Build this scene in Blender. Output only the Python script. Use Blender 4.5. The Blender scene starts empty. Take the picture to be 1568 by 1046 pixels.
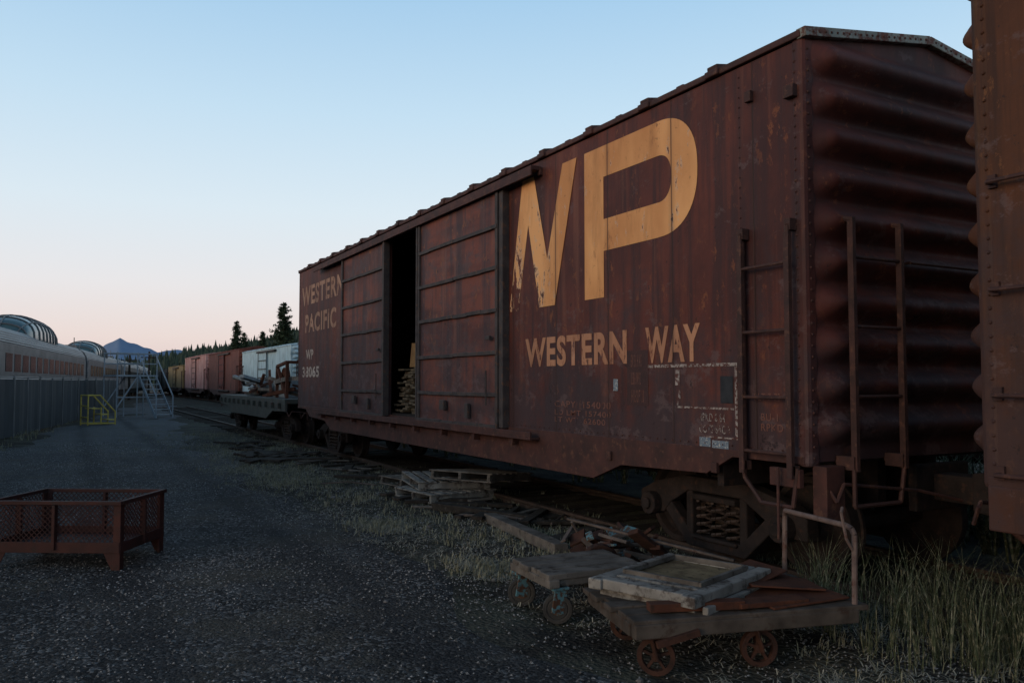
import bpy, math, random
import numpy as np
from mathutils import Vector, Matrix, Euler
R=random.Random(7)
D=bpy.data
scn=bpy.context.scene
scn.view_settings.view_transform='Standard'
scn.view_settings.look='None'
scn.view_settings.exposure=0

# ---------------------------------------------------------------- materials
class NT:
    def __init__(s,name):
        s.m=D.materials.new(name); s.m.use_nodes=True
        s.t=s.m.node_tree; s.b=s.t.nodes['Principled BSDF']
        s.tc=s.t.nodes.new('ShaderNodeTexCoord')
    def n(s,t): return s.t.nodes.new(t)
    def l(s,a,b): s.t.links.new(a,b)
    def noise(s,scale,detail=4,rough=.55,ms=None,dist=0,loc=(0,0,0)):
        n=s.n('ShaderNodeTexNoise'); n.inputs['Scale'].default_value=scale
        n.inputs['Detail'].default_value=min(detail,5); n.inputs['Roughness'].default_value=rough
        n.inputs['Distortion'].default_value=dist
        mp=s.n('ShaderNodeMapping'); s.l(s.tc.outputs['Object'],mp.inputs['Vector'])
        if ms: mp.inputs['Scale'].default_value=ms
        mp.inputs['Location'].default_value=loc
        s.l(mp.outputs[0],n.inputs['Vector'])
        return n.outputs['Fac']
    def ramp(s,fac,stops,interp='LINEAR'):
        r=s.n('ShaderNodeValToRGB'); r.color_ramp.interpolation=interp
        e=r.color_ramp.elements
        while len(e)<len(stops): e.new(.5)
        for i,(p,c) in enumerate(stops):
            e[i].position=p
            if not hasattr(c,'__len__'): c=(c,c,c)
            e[i].color=(*c,1)
        s.l(fac,r.inputs[0]); return r.outputs[0]
    def mr(s,v,a,b):
        m=s.n('ShaderNodeMapRange'); m.clamp=True; s.l(v,m.inputs[0]); m.inputs[1].default_value=a; m.inputs[2].default_value=b
        return m.outputs[0]
    def mix(s,f,a,b,mode='MIX'):
        m=s.n('ShaderNodeMix'); m.data_type='RGBA'; m.blend_type=mode
        for i,x in ((0,f),(6,a),(7,b)):
            if isinstance(x,bpy.types.NodeSocket): s.l(x,m.inputs[i])
            elif i==0: m.inputs[0].default_value=x
            else: m.inputs[i].default_value=(*x,1)
        return m.outputs[2]
    def math(s,op,a,b=0.0):
        m=s.n('ShaderNodeMath'); m.operation=op
        for i,x in ((0,a),(1,b)):
            if isinstance(x,bpy.types.NodeSocket): s.l(x,m.inputs[i])
            else: m.inputs[i].default_value=x
        return m.outputs[0]
    def sep(s):
        x=s.n('ShaderNodeSeparateXYZ'); s.l(s.tc.outputs['Object'],x.inputs[0]); return x.outputs
    def bump(s,h,strength=.3,dist=.01):
        b=s.n('ShaderNodeBump'); b.inputs['Strength'].default_value=strength
        b.inputs['Distance'].default_value=dist; s.l(h,b.inputs['Height'])
        s.l(b.outputs[0],s.b.inputs['Normal'])
    def out(s,col,rough=.7,metal=0,spec=.4):
        if isinstance(col,bpy.types.NodeSocket): s.l(col,s.b.inputs['Base Color'])
        else: s.b.inputs['Base Color'].default_value=(*col,1)
        if isinstance(rough,bpy.types.NodeSocket): s.l(rough,s.b.inputs['Roughness'])
        else: s.b.inputs['Roughness'].default_value=rough
        s.b.inputs['Metallic'].default_value=metal
        s.b.inputs['Specular IOR Level'].default_value=spec
        return s.m

def simple(name,c1,c2,scale=6,c3=None,rough=.75,metal=0,bump=.3,bs=40,bd=.006,ms=None,spec=.35,t=(.55,.68)):
    k=NT(name)
    col=k.ramp(k.noise(scale,4,ms=ms),[(.32,c1),(.68,c2)])
    if c3: 
        f=k.ramp(k.noise(scale*2.3,5,.65,ms=ms,loc=(3,7,1)),[(t[0],0),(t[1],1)])
        col=k.mix(f,col,c3)
    if bump: k.bump(k.noise(bs,2,ms=ms),bump,bd)
    return k.out(col,rough,metal,spec)

def carpaint(name,A,B,C,rust,seam=1.03,letter=None,peel=.55,seamoff=0.0,lowdarkamt=.85,panel=False,wpeel=False):
    k=NT(name); x,y,z=k.sep(); M=lambda a,b: k.math('MULTIPLY',a,b)
    col=k.ramp(k.noise(.75,5,.65),[(.38,A),(.62,B)])
    if panel: # door panels weathered one by one
        col=k.mix(M(k.mr(k.noise(1.0,4,.6,ms=(1,.25,2.0)),.46,.56),.75),col,(B[0]*1.6,B[1]*1.6,B[2]*1.4))
        col=k.mix(M(k.mr(k.noise(2.2,5,.7,ms=(1,.8,1.6),loc=(2,8,3)),.50,.62),.65),col,(.060,.044,.050))
    st=k.mr(k.noise(1.0,5,.66,ms=(1,5,.3)),.47,.60)
    col=k.mix(M(st,.75),col,C)
    fd=k.mr(k.noise(1.0,5,.68,ms=(1,5.0,.22),loc=(9,2,4)),.54,.70)
    col=k.mix(M(fd,.6),col,(B[0]*1.6,B[1]*2.3,B[2]*2.2))
    sp=k.mr(k.noise(7,5,.75,ms=(1,1.3,.7),loc=(1,5,2)),.58,.63)
    big=k.mr(k.noise(.9,4,.6,loc=(7,7,7)),.42,.6)
    sp=M(sp,k.math('ADD',M(big,.8),.15))
    col=k.mix(sp,col,rust)
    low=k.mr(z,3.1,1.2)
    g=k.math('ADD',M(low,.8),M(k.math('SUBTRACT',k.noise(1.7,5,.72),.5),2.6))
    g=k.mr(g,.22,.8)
    col=k.mix(M(g,lowdarkamt),col,(.038,.026,.031))  # purple-grey tone, darker towards the bottom and broken up by noise
    sf=k.mr(k.math('ADD',k.noise(3.2,5,.76,ms=(1,.9,1.3),loc=(3,1,9)),M(low,.06)),.60,.66)
    col=k.mix(M(sf,.45),col,(.115,.078,.080))
    tr=k.mr(k.math('ADD',k.noise(9,5,.78,loc=(6,1,3)),M(low,.03)),.645,.67)
    col=k.mix(M(tr,.8),col,(.016,.010,.011))
    body=col
    if letter:
        L1,L2=letter
        lc=k.ramp(k.noise(.9,4,.55,ms=(1,1.4,.7)),[(.38,L1),(.60,L2)])
        lc=k.mix(M(k.mr(k.noise(1.6,5,.65,ms=(1,2.6,.5),loc=(2,2,8)),.52,.72),.5),lc,tuple(c_*.5 for c_ in L1))
        pn=k.noise(5,5,.76,ms=(1,1.8,.6),loc=(4,4,4))
        if wpeel:
            w=M(k.mr(y,-4.3,-3.4),k.mr(z,3.9,2.8))
            pn=k.math('ADD',pn,M(w,.21))
        prim=k.mr(pn,peel-.05,peel-.03)
        lc=k.mix(M(prim,.45),lc,(.50,.42,.34) if wpeel else rust)
        pf=k.mr(pn,peel,peel+.015)
        lc=k.mix(M(sp,.4),lc,rust); lc=k.mix(M(tr,.6),lc,(.05,.03,.02))
        col=k.mix(pf,lc,body)
    if seam:
        q=k.math('FRACT',k.math('DIVIDE',k.math('ADD',y,50+seamoff),seam))
        d=k.math('ABSOLUTE',k.math('SUBTRACT',q,.5))
        ln=k.ramp(d,[(0.005,1),(.010,0)])
        hl=k.ramp(d,[(0.0,1),(.06,0)])
        col=k.mix(M(M(hl,k.noise(3,3,ms=(1,1,.6))),.6),col,C)
        col=k.mix(M(ln,.7),col,(.03,.014,.011))
        h=k.math('SUBTRACT',M(k.noise(25,3,.6),.35),M(ln,1.0))
        h=k.math('ADD',h,M(k.noise(1.0,2,.5,ms=(1,1,.7)),5.5))
        k.bump(h,.55,.012)
    else:
        k.bump(k.math('ADD',M(k.noise(25,3,.6),.35),M(k.noise(1.6,2),4.5)),.5,.012)
    return k.out(col,.66,0,.28)

RED=((.058,.016,.013),(.112,.029,.019),(.035,.015,.016),(.17,.055,.023))
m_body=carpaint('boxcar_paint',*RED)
m_door=carpaint('boxcar_door_paint',(.060,.020,.018),(.110,.032,.024),(.040,.026,.032),(.19,.07,.03),seam=None,panel=True,lowdarkamt=.75)
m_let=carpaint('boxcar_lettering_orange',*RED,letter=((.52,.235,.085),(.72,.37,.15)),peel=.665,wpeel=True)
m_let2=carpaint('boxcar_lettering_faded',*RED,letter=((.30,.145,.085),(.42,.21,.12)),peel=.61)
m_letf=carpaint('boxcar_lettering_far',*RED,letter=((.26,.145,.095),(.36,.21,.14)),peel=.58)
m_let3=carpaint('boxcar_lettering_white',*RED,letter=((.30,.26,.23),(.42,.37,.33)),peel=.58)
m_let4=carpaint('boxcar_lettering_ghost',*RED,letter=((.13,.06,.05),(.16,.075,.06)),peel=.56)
m_end=carpaint('boxcar_end_paint',(.058,.018,.016),(.105,.030,.023),(.030,.015,.016),(.14,.05,.028),seam=None,lowdarkamt=.7)
m_near=carpaint('boxcar_rust_orange_paint',(.056,.018,.007),(.090,.030,.011),(.032,.013,.008),(.13,.05,.017),seam=1.03,seamoff=.4,lowdarkamt=.6)
m_trim=simple('rusty_trim',(.032,.015,.014),(.070,.026,.021),5,(.10,.045,.03))
m_rail_dark=simple('door_rail_steel',(.026,.023,.025),(.058,.048,.048),6,(.10,.05,.03))
m_roofgal=simple('galvanised_roof',(.13,.145,.135),(.24,.26,.24),5,(.10,.04,.03),t=(.48,.58))
m_iron=simple('dark_truck_iron',(.010,.008,.008),(.024,.018,.017),7,(.040,.022,.016),rough=.85,spec=.2)
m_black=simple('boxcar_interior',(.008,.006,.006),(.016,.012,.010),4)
m_ladder=simple('ladder_iron',(.030,.015,.014),(.060,.026,.022),8,(.10,.045,.03))
m_rust=simple('rusty_steel',(.028,.015,.012),(.060,.028,.020),7,(.018,.012,.011),rough=.9,spec=.2)
m_rust2=simple('rusty_plate',(.055,.022,.015),(.10,.038,.022),5,(.035,.02,.015),rough=.9,spec=.2)
m_bin=simple('bin_red_rust',(.028,.009,.008),(.056,.015,.011),6,(.024,.013,.011),rough=.75)
m_wood=simple('weathered_wood',(.065,.058,.052),(.15,.135,.12),5,(.04,.033,.028),bs=60,rough=.95,spec=.2)
m_woodL=simple('weathered_wood_pale',(.13,.125,.115),(.27,.26,.24),4,(.06,.05,.045),bs=60,rough=.95,spec=.2,t=(.5,.62))
m_woodtan=simple('tray_board_tan',(.09,.063,.036),(.20,.15,.085),9,(.04,.03,.022),bs=60,rough=.95,spec=.2)
m_wooddk=simple('tie_wood',(.018,.015,.013),(.045,.038,.032),6,(.07,.062,.055),bs=50,rough=.95,spec=.15)
m_lumber=simple('stacked_lumber',(.06,.045,.03),(.15,.12,.08),9,(.025,.018,.013),rough=.9)
m_teal=simple('teal_paint_worn',(.055,.14,.17),(.10,.21,.24),10,(.07,.035,.02),t=(.46,.54))
m_railst=simple('rail_steel',(.025,.017,.014),(.055,.036,.028),8,(.09,.08,.07),rough=.7,t=(.6,.7))
m_rubber=simple('rubber',(.02,.02,.02),(.04,.038,.035),8)
m_greyrod=simple('grey_brown_rod',(.05,.04,.035),(.11,.09,.08),8,(.06,.03,.02))

# ---------------------------------------------------------------- mesh parts
class P:
    def __init__(s): s.v=[]; s.f=[]
    def add(s,vs,fs):
        o=len(s.v); s.v+=[tuple(v) for v in vs]; s.f+=[tuple(i+o for i in f) for f in fs]
    def box(s,x0,x1,y0,y1,z0,z1):
        s.add([(x0,y0,z0),(x1,y0,z0),(x1,y1,z0),(x0,y1,z0),(x0,y0,z1),(x1,y0,z1),(x1,y1,z1),(x0,y1,z1)],
              [(0,3,2,1),(4,5,6,7),(0,1,5,4),(1,2,6,5),(2,3,7,6),(3,0,4,7)])
    def obox(s,c,size,rot=(0,0,0)):
        M=Euler(rot).to_matrix(); c=Vector(c); hx,hy,hz=[k/2 for k in size]
        vs=[c+M@Vector((a*hx,b*hy,d*hz)) for d in(-1,1) for a,b in((-1,-1),(1,-1),(1,1),(-1,1))]
        s.add(vs,[(0,3,2,1),(4,5,6,7),(0,1,5,4),(1,2,6,5),(2,3,7,6),(3,0,4,7)])
    def beam(s,p0,p1,w,h):
        p0=Vector(p0);p1=Vector(p1); d=(p1-p0); 
        up=Vector((0,0,1)) if abs(d.normalized().z)<.95 else Vector((0,1,0))
        a=d.cross(up).normalized()*w/2; b=a.cross(d).normalized()*h/2
        vs=[p0-a-b,p0+a-b,p0+a+b,p0-a+b,p1-a-b,p1+a-b,p1+a+b,p1-a+b]
        s.add(vs,[(0,1,2,3),(7,6,5,4),(0,4,5,1),(1,5,6,2),(2,6,7,3),(3,7,4,0)])
    def prism_x(s,poly,x0,x1):
        n=len(poly)
        s.add([(x0,a,b) for a,b in poly]+[(x1,a,b) for a,b in poly],
              [tuple(range(n)),tuple(range(2*n-1,n-1,-1))]+[(i,i+n,(i+1)%n+n,(i+1)%n) for i in range(n)])
    def prism_y(s,poly,y0,y1):
        n=len(poly)
        s.add([(a,y0,b) for a,b in poly]+[(a,y1,b) for a,b in poly],
              [tuple(range(n)),tuple(range(2*n-1,n-1,-1))]+[(i,i+n,(i+1)%n+n,(i+1)%n) for i in range(n)])
    def cyl(s,p0,p1,r,n=10,r2=None,cap=True):
        p0=Vector(p0);p1=Vector(p1);d=(p1-p0).normalized(); r2=r if r2 is None else r2
        up=Vector((0,0,1)) if abs(d.z)<.95 else Vector((0,1,0))
        a=d.cross(up).normalized(); b=a.cross(d).normalized()
        vs=[];
        for p,q in((p0,r),(p1,r2)):
            for i in range(n):
                t=2*math.pi*i/n; vs.append(p+a*math.cos(t)*q+b*math.sin(t)*q)
        fs=[(i,(i+1)%n,(i+1)%n+n,i+n) for i in range(n)]
        if cap: fs+=[tuple(range(n-1,-1,-1)),tuple(range(n,2*n))]
        s.add(vs,fs)
    def tube(s,pts,r,n=6):
        for a,b in zip(pts,pts[1:]): s.cyl(a,b,r,n)
    def lathe(s,c,axis,prof,n=28,spin=0):
        c=Vector(c); d=Vector(axis).normalized()
        up=Vector((0,0,1)) if abs(d.z)<.95 else Vector((0,1,0))
        a=d.cross(up).normalized(); b=a.cross(d).normalized()
        vs=[];m=len(prof)
        for i in range(n):
            t=2*math.pi*i/n
            for (o,r) in prof: vs.append(c+d*o+(a*math.cos(t)+b*math.sin(t))*r)
        fs=[]
        for i in range(n):
            for j in range(m-1):
                k=(i+1)%n; fs.append((i*m+j,i*m+j+1,k*m+j+1,k*m+j))
        s.add(vs,fs)
    def rivet(s,c,d,r=.014):
        c=Vector(c); d=Vector(d)
        up=Vector((0,0,1)) if abs(d.z)<.9 else Vector((0,1,0))
        a=d.cross(up); b=a.cross(d); n=6
        vs=[c+(a*math.cos(i*math.pi/3)+b*math.sin(i*math.pi/3))*r for i in range(n)]
        vs+=[c+d*r*.6+(a*math.cos(i*math.pi/3)+b*math.sin(i*math.pi/3))*r*.6 for i in range(n)]+[c+d*r*.85]
        s.add(vs,[(i,(i+1)%n,(i+1)%n+n,i+n) for i in range(n)]+[(i+n,(i+1)%n+n,12) for i in range(n)])
    def coil(s,c,r,h,turns,w,n=9):
        pts=[]
        for i in range(int(turns*n)+1):
            t=i/n*2*math.pi; pts.append(Vector(c)+Vector((math.cos(t)*r,math.sin(t)*r,h*i/(turns*n))))
        s.tube(pts,w,5)
    def obj(s,name,parent,mat,bevel=0,smooth=False):
        me=D.meshes.new(name); me.from_pydata(s.v,[],s.f); me.update()
        o=D.objects.new(name,me); scn.collection.objects.link(o)
        if mat: me.materials.append(mat)
        if parent: o.parent=parent
        if smooth:
            for p in me.polygons: p.use_smooth=True
        if bevel:
            b=o.modifiers.new('bev','BEVEL'); b.width=bevel; b.segments=2; b.limit_method='ANGLE'; b.angle_limit=math.radians(40)
        return o

def top(name,loc=(0,0,0),rz=0):
    e=D.objects.new(name,None); e.empty_display_size=.3
    e.location=loc; e.rotation_euler=(0,0,rz); scn.collection.objects.link(e); return e

def hgt(x,y):
    f=1/(1+max(0,(abs(x)+abs(y)-45)/30)**2)
    h=.022*math.sin(x*1.1+.7*math.sin(y*.6))+.018*math.sin(y*.83+1.3+x*.35)+.01*math.sin(x*2.7-y*1.9)
    if 4.2<x<8.6: h*=.4
    return h*f

# ---------------------------------------------------------------- trucks
def truck(par,yc,detail=True):
    fr=P(); wh=P(); sp=P()
    for sx in(-1,1):
        def rng(a,b): return (min(sx*a,sx*b),max(sx*a,sx*b))
        t=[(-1.10,.44),(-1.10,.63),(-.86,.74),(-.4,.84),(.4,.84),(.86,.74),(1.10,.63),(1.10,.44),(.74,.44),(.62,.56),(.36,.70),(-.36,.70),(-.62,.56),(-.74,.44)]
        fr.prism_x([(a+yc,b) for a,b in t],*rng(.93,1.07))
        t=[(-.75,.50),(-.38,.17),(.38,.17),(.75,.50),(.64,.57),(.33,.29),(-.33,.29),(-.64,.57)]
        fr.prism_x([(a+yc,b) for a,b in t],*rng(.94,1.06))
        for q in(-1,1):
            a,b=rng(.945,1.055); fr.box(a,b,yc+q*.36-.045,yc+q*.36+.045,.27,.72)
            fr.cyl((sx*.98,yc+q*.87,.52),(sx*1.17,yc+q*.87,.52),.115,14)
            fr.cyl((sx*1.17,yc+q*.87,.52),(sx*1.20,yc+q*.87,.52),.06,10)
        if detail:
            for q in(-.2,0,.2):
                sp.coil((sx*1.0,yc+q,.29),.07,.33,4.5,.016)
            a,b=rng(.93,1.09); fr.box(a,b,yc-.3,yc+.3,.255,.292)
            fr.box(a,b,yc-.29,yc+.29,.625,.68)
        for q in(-1,1):
            prof=[(.03,0.0),(.03,.12),(-.03,.15),(-.04,.34),(.02,.365),(.02,.42),(-.08,.428),(-.085,.452),(-.115,.452),(-.115,0)]
            wh.lathe((sx*.75,yc+q*.87,.52),(sx,0,0),prof,32)
    for q in(-1,1): wh.cyl((-1.0,yc+q*.87,.52),(1.0,yc+q*.87,.52),.075,10)
    fr.box(-.92,.92,yc-.2,yc+.2,.5,.86)
    for q in(-1,1):
        fr.box(-.7,.7,yc+q*.42-.04,yc+q*.42+.04,.4,.48)
    fr.obj('truck_side_frames',par,m_iron,.012)
    wh.obj('truck_wheels',par,m_iron,0,False)
    if detail: sp.obj('truck_springs',par,m_railst)

def coupler(par,yend,s):
    c=P()
    c.box(-.12,.12,min(yend,yend+s*.45),max(yend,yend+s*.45),.78,1.0)
    y=yend+s*.45
    c.prism_x([(y,.74),(y+s*.18,.72),(y+s*.24,.80),(y+s*.24,1.0),(y+s*.18,1.06),(y,1.04)],-.2,.05)
    c.prism_x([(y+s*.02,.76),(y+s*.15,.76),(y+s*.15,1.02),(y+s*.02,1.02)],.06,.2)
    c.box(-.35,.35,min(yend,yend+s*.08),max(yend,yend+s*.08),.70,1.08)
    c.obj('coupler',par,m_iron,.015)
    r=P()
    r.tube([(-1.42,yend+s*.10,.98),(-1.38,yend+s*.16,.86),(-1.30,yend+s*.16,.99),(-.5,yend+s*.2,.9),(0,yend+s*.35,.78)],.014)
    r.tube([(.25,yend+s*.2,.85),(.3,yend+s*.4,.6),(.25,yend+s*.62,.48),(.2,yend+s*.7,.6)],.028,8)
    r.obj('uncoupling_lever_and_hose',par,m_ladder)

# ---------------------------------------------------------------- boxcar
HW=1.5; ZB=1.125; ZT=4.43
def end_panel(par,yend,s,mat,x_n=90,zb=ZB,zt=ZT,hw=HW,rise=.23,A=.12,tp=.22,ex=1.0):
    p=P(); nz=150; N=10.0
    z0=zb+.02
    for j in range(nz+1):
        for i in range(x_n+1):
            u=i/x_n; x=-hw+.035+(2*hw-.07)*(.5-.5*math.cos(math.pi*u))
            top_=zt+rise*(1-abs(x)/hw)
            z=z0+(top_-z0)*j/nz
            ph=(z-zb-.12)/((zt-.12-zb)/N)
            w=0
            if 0<ph<N:
                fr=ph%1; w=(.5-.5*math.cos(2*math.pi*fr))**.8
            ed=min(1,max(0,(hw-.05-abs(x))/tp)); ed=(ed*ed*(3-2*ed))**ex
            y=yend+s*(.012+A*w*ed)
            p.v.append((x,y,z))
    W=x_n+1
    for j in range(nz):
        for i in range(x_n): p.f.append((j*W+i,j*W+i+1,(j+1)*W+i+1,(j+1)*W+i))
    return p.obj('corrugated_end',par,mat,0,True)

def roof(par,y0,y1,mat,pitch=.93,hw=HW,zt=ZT,rise=.23,mat_end=None):
    p=P()
    o=.03
    p.prism_y([(-hw-o,zt-.03),(-hw-o,zt+.03),(0,zt+rise+.03),(hw+o,zt+.03),(hw+o,zt-.03),(0,zt+rise-.03)],y0,y1)
    n=int((y1-y0)/pitch); 
    for i in range(1,n):
        y=y0+(y1-y0)*i/n+R.uniform(-.03,.03)
        for s in(-1,1):
            p.beam((s*(hw+.035),y,zt+.035),(0,y,zt+rise+.06),.13,.07)
            p.obox((s*(hw+.03),y,zt+.0),(.05,.17,.06),(0,0,R.uniform(-.05,.05)))
            p.obox((s*(hw-.1),y+.45,zt+.045),(.25,.10,.035),(0,s*.15,0))
    p.obj('roof',par,mat,.012)
    e=P()
    for s,ye in((-1,y0),(1,y1)):
        for sx in(-1,1):
            e.beam((sx*(hw+.02),ye+s*.005,zt+.0),(0,ye+s*.005,zt+rise+.0),.09,.075)
    e.obj('roof_end_trim',par,mat_end or mat,.006)
    rv=P()
    for s,ye in((-1,y0),(1,y1)):
        for sx in(-1,1):
            for i in range(1,22):
                t=i/22; rv.rivet((sx*(hw)*(1-t),ye+s*.05,zt+rise*t),(0,s,0),.012)
    rv.obj('roof_end_rivets',par,m_trim)

def ladder_side(p,x,ya,yb,zs,ztop,zbot,off=.07):
    for y in(ya,yb):
        p.tube([(x,y,ztop),(x-off,y,ztop-.03),(x-off,y,ztop-.12)],.02)
        p.beam((x-off,y,ztop-.08),(x-off,y,zbot),.035,.05)
        p.obox((x-off*.5,y,ztop-.02),(off,.06,.09)); p.obox((x-off*.5,y,zbot+.06),(off,.05,.07))
    for z in zs:
        p.cyl((x-off,ya-.02,z),(x-off,yb+.02,z),.014,7)

def boxcar(loc,L,body,doorm,detail=2,zt=ZT,hw=HW,near=False,doors=((-1.3,1.3),),opening=None,name='boxcar'):
    par=top(name,loc); h=L/2; zb=ZB
    w=P()
    zs=zt-.04
    if opening:
        a,b=opening
        w.box(-hw,-hw+.05,-h,a,zb,zs); w.box(-hw,-hw+.05,b,h,zb,zs); w.box(-hw,-hw+.05,a,b,zs-.14,zs)
    else: w.box(-hw,-hw+.05,-h,h,zb,zs)
    w.box(hw-.05,hw,-h,h,zb,zs)
    w.obj('side_walls',par,body)
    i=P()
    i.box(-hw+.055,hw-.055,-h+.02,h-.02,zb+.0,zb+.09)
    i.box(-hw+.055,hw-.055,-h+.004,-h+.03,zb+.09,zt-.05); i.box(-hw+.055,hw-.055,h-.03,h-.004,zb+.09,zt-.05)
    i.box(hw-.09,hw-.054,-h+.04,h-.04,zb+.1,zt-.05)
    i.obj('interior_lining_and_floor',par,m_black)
    em=m_end if (not near and detail>1) else body
    ek=dict(A=.15,tp=.10) if near else {}
    end_panel(par,-h,-1,em,zt=zt,hw=hw,x_n=90 if detail>1 else 30,**ek)
    end_panel(par,h,1,em,zt=zt,hw=hw,x_n=90 if detail>1 else 30,**ek)
    roof(par,-h-.02,h+.02,m_trim if detail>1 else body,hw=hw,zt=zt,mat_end=m_roofgal if detail>1 else body)
    s=P()
    prof=[(-h+.02,zb+.06),(-h+.02,zb-.0),(-h+.78,zb-.0),(-h+1.10,.96),(-h+2.35,.92),(-h+2.85,.74),(h-2.85,.74),(h-2.35,.92),(h-1.10,.96),(h-.78,zb),(h-.02,zb),(h-.02,zb+.06)]
    s.prism_x(prof,-hw-.012,-hw+.04); s.prism_x(prof,hw-.04,hw+.012)
    s.obj('side_sill',par,m_trim if not near else body,.004)
    u=P()
    u.box(-.32,-.22,-h+.3,h-.3,.70,zb); u.box(.22,.32,-h+.3,h-.3,.70,zb)
    for k in range(int(L/1.5)):
        y=-h+1+k*1.5; u.box(-hw+.06,hw-.06,y-.04,y+.04,.86,zb-.004)
    u.cyl((.6,-.6,.85),(.6,.3,.85),.2,14); u.box(-.9,-.4,1.2,2.3,.62,.95)
    u.obj('underframe',par,m_iron)
    c=P(); rv=P()
    for sy in(-1,1):
        for sx in(-1,1):
            x0,x1=sorted((sx*(hw-.13),sx*(hw+.006))); y0,y1=sorted((sy*(h-.10),sy*(h+.022)))
            c.box(x0,x1,y0,y1,zb-.02,zt-.01)
            if detail>1:
                for k in range(38):
                    z=zb+.05+k*.085
                    rv.rivet((sx*(hw+.006),sy*(h-.06),z),(sx,0,0),.013)
                    rv.rivet((sx*(hw-.05),sy*(h+.022),z),(0,sy,0),.013)
    c.obj('corner_posts',par,em,.035)
    if detail>1: rv.obj('corner_rivets',par,m_trim if not near else body)
    p=P()
    if near:
        for sgn in(-1,1):
            for z in(2.30,1.67,1.2,2.95):
                a,b=sorted((sgn*(h-.10),sgn*(h-.62)))
                p.tube([(-hw,a,z),(-hw-.075,a,z),(-hw-.075,b,z),(-hw,b,z)],.014,7)
                p.obox((-hw-.012,a,z+.01),(.024,.05,.08)); p.obox((-hw-.012,b,z+.01),(.024,.05,.08))
    else:
        ladder_side(p,-hw-.01,-h+.09,-h+.59,[2.67,2.15,1.63,1.2],2.98,1.02)
        p.tube([(-hw-.05,-h+.62,1.10),(-hw-.05,-h+.60,.98),(-hw-.05,-h+.42,.80),(-hw-.05,-h+.1,.80),(-hw-.05,-h+.05,1.1)],.018)
        if not opening: ladder_side(p,-hw-.01,h-.59,h-.09,[2.67,2.15,1.63,1.2],2.98,1.02)
    for sy,yy in((-1,-h),(1,h)):
        if near: break
        xs=(-hw+.30,-hw+.86); Y=yy+sy*.19
        for x in xs:
            p.beam((x,Y,3.0),(x,Y,1.08),.035,.05) 
            p.tube([(x,Y,2.98),(x,yy+sy*.02,3.04)],.022); p.tube([(x,Y,1.14),(x,yy+sy*.02,1.14)],.022)
            p.obox((x,Y-sy*.07,1.14),(.07,.16,.10))
        for z in(2.70,2.17,1.64): p.cyl((xs[0]-.02,Y,z),(xs[1]+.02,Y,z),.014,7)
        p.tube([(-hw+.98,yy,2.70),(-hw+.98,Y,2.70),(.7,Y,2.70),(.7,yy,2.70)],.014)
        p.tube([(-hw+.28,Y,1.1),(-hw+.28,Y,.82),(-hw+.8,Y,.82),(-hw+.86,Y,1.1)],.018)
    p.obj('ladders_and_grab_irons',par,m_ladder)
    d=P(); rb=P()
    for a,b in doors:
        d.box(-hw-.085,-hw-.035,a,b,1.17,zt-.17)
        zz=[1.17,1.58,2.12,2.67,3.21,3.75,zt-.20] 
        for z in zz:
            n=6
            for q in range(n):
                ya=a+.004+(b-a-.008)*q/n; yb=a+.004+(b-a-.008)*(q+1)/n; dz=R.uniform(-.006,.006)
                rb.box(-hw-.125+R.uniform(-.004,.004),-hw-.082,ya,yb,z-.022+dz,z+.03+dz)
        for y in(a+.03,b-.03): rb.box(-hw-.118,-hw-.078,y-.035,y+.035,1.20,zt-.22)
        rb.obox((-hw-.14,(a+b)/2+.3,1.42),(.05,.16,.14)); rb.obox((-hw-.14,a+.2,2.32),(.04,.12,.05))
        rb.obox((-hw-.13,(a+b)/2-.5,1.36),(.04,.10,.20)); rb.cyl((-hw-.15,a+.25,1.9),(-hw-.15,a+.25,1.45),.012,6)
    d.obj('sliding_doors',par,doorm)
    rb.obj('door_ribs',par,m_rail_dark,.006 if detail>1 else 0)
    t=P()
    da=min(a for a,b in doors)-.9; db=max(b for a,b in doors)+2.0
    if not opening: da=doors[0][0]-2.4; db=doors[0][1]+.3
    t.box(-hw-.15,-hw-.014,da,db,1.07,1.10); t.box(-hw-.15,-hw-.125,da,db,1.10,1.165)
    t.box(-hw-.16,-hw-.02,da-.05,db,zt-.17,zt-.12); t.box(-hw-.165,-hw-.14,da-.05,db,zt-.24,zt-.165)
    for k in range(9):
        y=da+(db-da)*(k+.5)/9; t.prism_x([(y-.05,1.07),(y+.05,1.07),(y+.03,.98),(y-.03,.98)],-hw-.11,-hw-.013)
    t.obj('door_tracks',par,m_trim if opening else m_rail_dark,.004)
    truck(par,-h+1.5,detail>1); truck(par,h-1.5,detail>1)
    if detail>1: coupler(par,-h,-1); coupler(par,h,1)
    return par

CY=12.135; L=15.53
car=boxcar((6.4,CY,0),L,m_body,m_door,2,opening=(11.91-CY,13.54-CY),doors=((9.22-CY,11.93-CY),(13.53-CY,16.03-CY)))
h=L/2
p=P()
p.box(-HW-.13,-HW-.02,13.54-CY-.07,13.54-CY+.0,1.17,ZT-.2); p.box(-HW-.13,-HW-.02,11.93-CY,11.93-CY+.05,1.17,ZT-.2)
p.box(-HW-.06,-HW-.001,16.05-CY,16.13-CY,1.17,ZT-.2); p.box(-HW-.10,-HW-.001,9.1-CY,9.2-CY,1.17,ZT-.2)
p.obj('door_posts',car,m_rail_dark,.006)
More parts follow.
